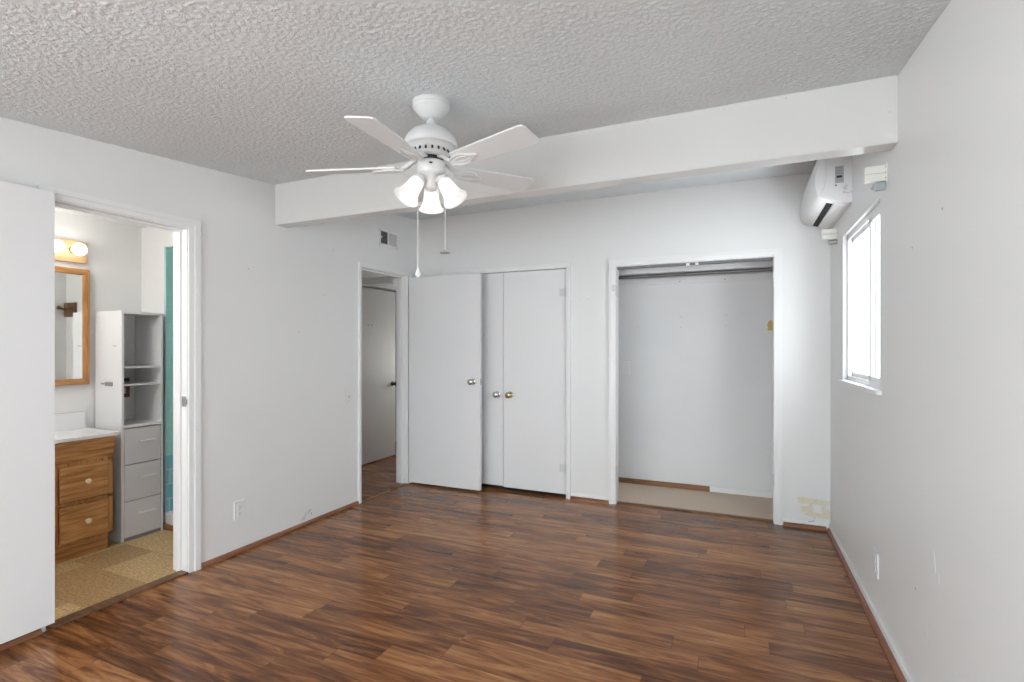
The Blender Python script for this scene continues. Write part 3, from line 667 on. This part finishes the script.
# taped outlet in the back right corner
r = empty('taped_outlet', (.515, BY, .15)); tag(r, 'outlet covered with beige masking tape in the back right corner', 'outlet'); bpy.context.view_layer.update()
m = MB(); m.box(.477, .563, BY-.008, BY, .092, .205, .003); m.build('cover_plate', M['plastic'], r)
for (x0, x1, z0, z1, rz, yy) in ((.392, .596, .182, .222, 2.0, .0105), (.412, .492, .118, .162, -2.0, .0095), (.440, .594, .088, .120, 6, .0115), (.462, .486, .092, .215, 1, .0125), (.548, .572, .082, .215, -1, .013), (.572, .596, .088, .15, 0, .0098)):
    m = MB(); cx_, cz_ = (x0+x1)/2+.012, (z0+z1)/2
    T = Matrix.Translation((cx_, BY-yy, cz_)) @ Matrix.Rotation(R(rz), 4, 'Y')
    hx, hz = (x1-x0)/2, (z1-z0)/2; o = []
    for k in range(7): o.append((-hx+2*hx*k/6, -hz+random.uniform(-.002, .002)))
    for k in range(7): o.append((hx-2*hx*k/6+(random.uniform(-.006, .006) if k in (0, 6) else 0), hz+random.uniform(-.002, .002)))
    m.prism(o, 1, -.0005, .0005, T); m.build('tape_strip', M['tape'], r)
m = MB(); m.tube([(.515, BY-.014, .085), (.507, BY-.015, .06), (.490, BY-.015, .053), (.472, BY-.015, .050)], .0022, 8); m.build('wire', M['mauve'], r)

# scuffs and holes on the left wall, marks on the right wall
m = MB()
for (y, z, l, a) in ((2.88, .055, .05, 40), (2.91, .075, .045, 62), (2.945, .088, .05, 55), (2.97, .070, .035, 100), (2.90, .05, .03, 20), (2.955, .10, .03, 10)):
    T = Matrix.Translation((LX, y, z)) @ Matrix.Rotation(R(a), 4, 'X'); m.prism([(-l/2, 0), (-l*.1, -.004), (l/2, -.002), (l*.2, .005)], 0, .0002, .0010, T)
m.build('scuff_mark', M['scuff'], wl, label='grey scuff scratches')
for (y, z) in ((2.42, 1.86), (3.1, 1.75), (2.85, 1.45), (3.2, 2.12)):
    MB().lathe([(0, 0), (.004, 0), (.004, .001), (0, .001)], face_T((LX, y, z), (1, 0, 0)), 8).build('nail_hole', M['scuff'], wl)
for (y, z) in ((2.44, 1.72), (2.12, 1.79), (2.40, .42)):
    MB().lathe([(0, 0), (.0045, 0), (.0045, .001), (0, .001)], face_T((RX, y, z), (-1, 0, 0)), 8).build('nail_hole', M['scuff'], wr)
m = MB()
for (y, z, l, a) in ((2.19, .60, .07, 75), (2.15, .56, .035, 80), (2.0, .33, .016, 0), (1.94, .22, .04, 65), (2.26, .32, .05, 85)):
    T = Matrix.Translation((RX, y, z)) @ Matrix.Rotation(R(a), 4, 'X'); m.prism([(-l/2, 0), (0, -.004), (l/2, 0), (0, .004)], 0, -.0010, -.0002, T)
m.build('patch_mark', M['trim'], wr, label='small white spackle streaks')
for (x, z) in ((-1.20, 1.76), (-1.27, 1.76)):
    MB().lathe([(0, 0), (.004, 0), (.004, .001), (0, .001)], face_T((x, BY, z), (0, -1, 0)), 8).build('nail_hole', M['scuff'], wb)

# ------------------------------------------------------------------ inside the open closet
m = MB(); m.box(-1.22, .5, 4.70, CB, 2.002, 2.050, .003); sh_ = m.build('closet_shelf', M['closet']); tag(sh_, 'white shelf board at the top of the open closet', 'shelf')
m = MB(); m.box(-1.22, .5, CB-.018, CB, 1.945, 2.002, .002)
m.build('cleat', M['closet'], sh_, label='white support board on the closet wall')
for x in (-.508, -.114): MB().lathe([(0, 0), (.005, 0), (.004, .002), (0, .002)], face_T((x, CB-.018, 1.962), (0, -1, 0)), 8).build('screw', M['hole'], sh_)
r = empty('clothes_rod', (-.36, 4.72, 1.98)); tag(r, 'dark grey closet rod under the top shelf', 'clothes rod'); bpy.context.view_layer.update()
m = MB(); m.tube([(-1.21, 4.72, 1.979), (.49, 4.72, 1.979)], .0165, 20); m.build('rod', M['rod'], r, True)
for x0, x1 in ((-1.219, -1.2), (.478, .499)): m = MB(); m.lathe([(0, 0), (.021, 0), (.021, .020), (0, .020)], face_T((x0, 4.72, 1.979), (1, 0, 0)), 20); m.build('rod_socket', M['plastic'], r, True)
r = empty('door_track', ((CX0+CX1)/2, 4.42, 2.02)); tag(r, 'dark metal sliding door track under the closet head', 'track'); bpy.context.view_layer.update()
m = MB(); m.box(CX0+.002, CX1-.002, 4.41, 4.435, 2.010, 2.0268, .001); m.build('rail', M['rod'], r)
for x in (-.378, -.309): m = MB(); m.box(x-.013, x+.013, 4.402, 4.425, 2.003, 2.026, .003); m.build('roller_guide', M['plastic'], r, label='white roller guide')
m = MB(); m.box(-1.07, -.98, CB-.008, CB, 1.06, 1.20, .003); tag(m.build('blank_cover_plate', M['mel']), 'white blank plate on the closet back wall at left', 'cover plate')
m = MB(); T = Matrix.Translation((.262, CB-.001, 0))
m.prism([(-.040, 1.495), (-.018, 1.503), (-.030, 1.53), (-.022, 1.565), (-.004, 1.58), (.012, 1.575), (.018, 1.54), (.014, 1.485), (-.016, 1.492)], 1, -.0012, .0006, T)
tag(m.build('tape_scrap', M['yellow']), 'torn yellow tape scrap on the closet back wall at right', 'tape')
cb_ = [o for o in bpy.data.objects if o.name == 'wall_closet_back'][0]
for (x, z) in ((-.50, 1.53), (-.105, 1.636), (-.105, 1.535), (-.50, 1.63), (-.90, 1.54)):
    MB().lathe([(0, 0), (.0045, 0), (.0045, .001), (0, .001)], face_T((x, CB, z), (0, -1, 0)), 8).build('nail_hole', M['scuff'], cb_)

# ------------------------------------------------------------------ bathroom vanity
VX = -3.83
va = empty('bathroom_vanity', (-4.02, 1.7, 0)); tag(va, 'honey oak bathroom vanity with white top, beside the storage tower', 'vanity'); bpy.context.view_layer.update()
m = MB(); m.box(FX+.002, VX-.012, 1.22, 2.062, .10, .75); m.build('cabinet_body', M['oakv'], va)
m = MB()
for (y0, y1, z0, z1) in ((2.036, 2.068, .10, .605), (1.728, 1.762, .10, .605), (1.22, 1.25, .10, .605), (1.22, 2.068, .10, .112), (1.22, 2.068, .345, .366), (1.22, 2.068, .592, .612)): m.box(VX-.014, VX, y0, y1, z0, z1, .002)
m.build('face_frame', M['oakv'], va)
m = MB(); m.prism([(VX-.012, .612), (VX+.004, .612), (VX+.028, .748), (VX-.012, .748)], 1, 1.22, 2.070, None, .002); m.build('apron', M['oak'], va)
m = MB(); m.box(FX+.02, VX-.024, 1.24, 2.050, 0, .10); m.build('toe_kick', M['oak'], va)
for z0, z1 in ((.372, .590), (.115, .340)):
    m = MB(); m.box(VX-.002, VX+.019, 1.768, 2.031, z0, z1, .006); m.box(VX+.012, VX+.020, 1.790, 2.009, z0+.022, z1-.022, .004); dr = m.build('drawer', M['oak'], va)
    m = MB(); m.lathe([(0, 0), (.009, 0), (.007, .006), (.008, .010), (.015, .016), (.017, .022), (.013, .028), (0, .030)], face_T((VX+.020, 1.908, (z0+z1)/2+.004), (1, 0, 0)), 20); m.build('knob', M['creamknob'], dr, True, 'cream knob')
m = MB(); m.box(VX-.002, VX+.017, 1.255, 1.724, .115, .590, .006); dr = m.build('cabinet_door', M['oakv'], va)
m = MB(); m.box(FX+.001, VX+.038, 1.20, 2.088, .750, .776, .005); m.build('countertop', M['counter'], va)
m = MB(); m.box(FX+.001, FX+.022, 1.20, 2.070, .776, .893, .003); m.build('backsplash', M['counter'], va)
m = MB(); m.lathe([(.165, .777), (.160, .779), (.150, .778), (.12, .766), (.06, .754), (0, .752)], Matrix.Translation((-3.99, 1.63, 0)) @ Matrix.Diagonal((.85, 1.15, 1, 1)), 36, cap=False); m.build('basin', M['counter'], va, True)

# storage tower
TX = -3.857; T0, T1 = 2.134, 2.412; TB = -4.162
to = empty('storage_tower', (-4.0, 2.27, 0)); tag(to, 'tall narrow white storage tower with open shelves over three drawers', 'storage unit'); bpy.context.view_layer.update()
m = MB(); m.box(TB, TX, T0, T0+.016, 0, 1.590, .0015); sp_ = m.build('side_panel', M['mel'], to)
m = MB(); m.box(-4.04, -3.955, T0-.004, T0+.0005, 1.068, 1.096, .0015); m.box(-4.09, -4.03, T0-.003, T0+.0005, 1.078, 1.088, .001); m.build('metal_catch', M['ink'], sp_)
m = MB(); m.box(TX-.10, TX-.055, T0-.001, T0+.0005, 1.345, 1.349); m.build('pencil_mark', M['ink'], sp_)
m = MB(); m.box(TB, TX, T1-.016, T1, 0, 1.585, .0015)
m.build('side_panel', M['mel'], to)
m = MB(); m.box(TB, TX, T0+.016, T1-.016, 1.570, 1.586, .0015); m.build('top_panel', M['mel'], to)
for z in (1.192, 1.070): m = MB(); m.box(TB, TX-.004, T0+.016, T1-.016, z, z+.013, .0015); m.build('shelf', M['mel'], to)
m = MB(); m.box(TB, TX+.006, T0+.004, T1-.004, .780, .800, .002); m.build('cabinet_deck', M['mel'], to)
m = MB(); m.box(TB+.02, TX-.018, T0+.016, T1-.016, .012, .770); m.box(TX-.02, TX-.002, T0+.016, T1-.016, 0, .022); m.build('drawer_box', plain('shadow_gap_grey', (.25, .25, .25), .7), to)
for z0, z1 in ((.527, .774), (.274, .521), (.024, .268)):
    m = MB(); m.box(TX-.017, TX, T0+.019, T1-.019, z0, z1, .0015); dr = m.build('drawer', M['melg'], to)
    zz = (z0+z1)/2+.03
    m = MB(); m.box(TX+.012, TX+.020, 2.240, 2.352, zz-.006, zz+.006, .003); m.box(TX, TX+.014, 2.245, 2.255, zz-.005, zz+.005, .001); m.box(TX, TX+.014, 2.337, 2.347, zz-.005, zz+.005, .001); m.build('bar_handle', M['handle'], dr)

# mirror, light bar, switch plate
mi = empty('framed_mirror', (FX, 1.82, 1.48)); tag(mi, 'oak framed wall mirror above the bathroom vanity', 'mirror'); bpy.context.view_layer.update()
y0, y1, z0, z1, fw = 1.52, 2.092, 1.080, 1.877, .042
m = MB(); m.prism([(y0, z0), (y1, z0), (y1-fw, z0+fw), (y0+fw, z0+fw)], 0, FX+.001, FX+.036, None, .004); m.build('frame_rail', M['oak'], mi)
m = MB(); m.prism([(y0, z1), (y1, z1), (y1-fw, z1-fw), (y0+fw, z1-fw)], 0, FX+.001, FX+.036, None, .004); m.build('frame_rail', M['oak'], mi)
m = MB(); m.prism([(y1, z0), (y1, z1), (y1-fw, z1-fw), (y1-fw, z0+fw)], 0, FX+.001, FX+.036, None, .004); m.build('frame_stile', M['oakv'], mi)
m = MB(); m.prism([(y0, z0), (y0, z1), (y0+fw, z1-fw), (y0+fw, z0+fw)], 0, FX+.001, FX+.036, None, .004); m.build('frame_stile', M['oakv'], mi)
m = MB(); m.box(FX+.020, FX+.028, y0+fw-.004, y1-fw+.004, z0+fw-.004, z1-fw+.004); m.build('mirror_glass', M['mirror'], mi)
vl = empty('vanity_light', (FX, 1.8, 2.0)); tag(vl, 'pale oak bathroom light bar with round lit bulbs', 'wall lamp'); bpy.context.view_layer.update()
m = MB(); m.box(FX+.001, FX+.026, 1.52, 2.080, 1.918, 2.066, .004); m.build('back_bar', M['paleoak'], vl)
for y in (2.000, 1.875, 1.750, 1.625):
    m = MB(); m.lathe([(0, 0), (.027, 0), (.027, .010), (.018, .014), (.018, .022), (0, .022)], face_T((FX+.026, y, 2.0), (1, 0, 0)), 24); sk = m.build('lamp_socket', M['brass'], vl, True)
    m = MB(); m.lathe([(0, .018), (.012, .02)]+[(.042*math.sin(R(t_)), .066-.042*math.cos(R(t_))) for t_ in range(20, 181, 10)], face_T((FX+.026, y, 2.0), (1, 0, 0)), 28); m.build('globe_bulb', M['globe'], vl, True)
sp2 = empty('switch_plate', (FX, 2.35, 1.04)); tag(sp2, 'brown wooden switch plate on the wall behind the tower shelves', 'switch'); bpy.context.view_layer.update()
m = MB(); m.box(FX+.001, FX+.010, 2.275, 2.362, .967, 1.110, .003); m.build('wood_plate', M['darkwood'], sp2)
m = MB(); m.box(FX+.009, FX+.016, 2.308, 2.334, .995, 1.04, .003); m.build('rocker', M['ivory'], sp2, label='ivory switch')
# peg rack reflected in the mirror
pr = empty('peg_rack', (-3.24, PY, 1.65)); tag(pr, 'dark wooden peg rack, seen reflected in the bathroom mirror', 'coat rack'); bpy.context.view_layer.update()
m = MB(); m.box(-3.262, -3.106, PY-.018, PY, 1.595, 1.712, .004); m.build('board', M['darkwood'], pr)
for x in (-3.245, -3.135):
    m = MB(); m.lathe([(0, 0), (.011, 0), (.009, .02), (.010, .04), (.017, .050), (.017, .058), (0, .064)], face_T((x, PY-.018, 1.655), (0, -1, .25)), 16); m.build('peg', M['darkwood'], pr, True)
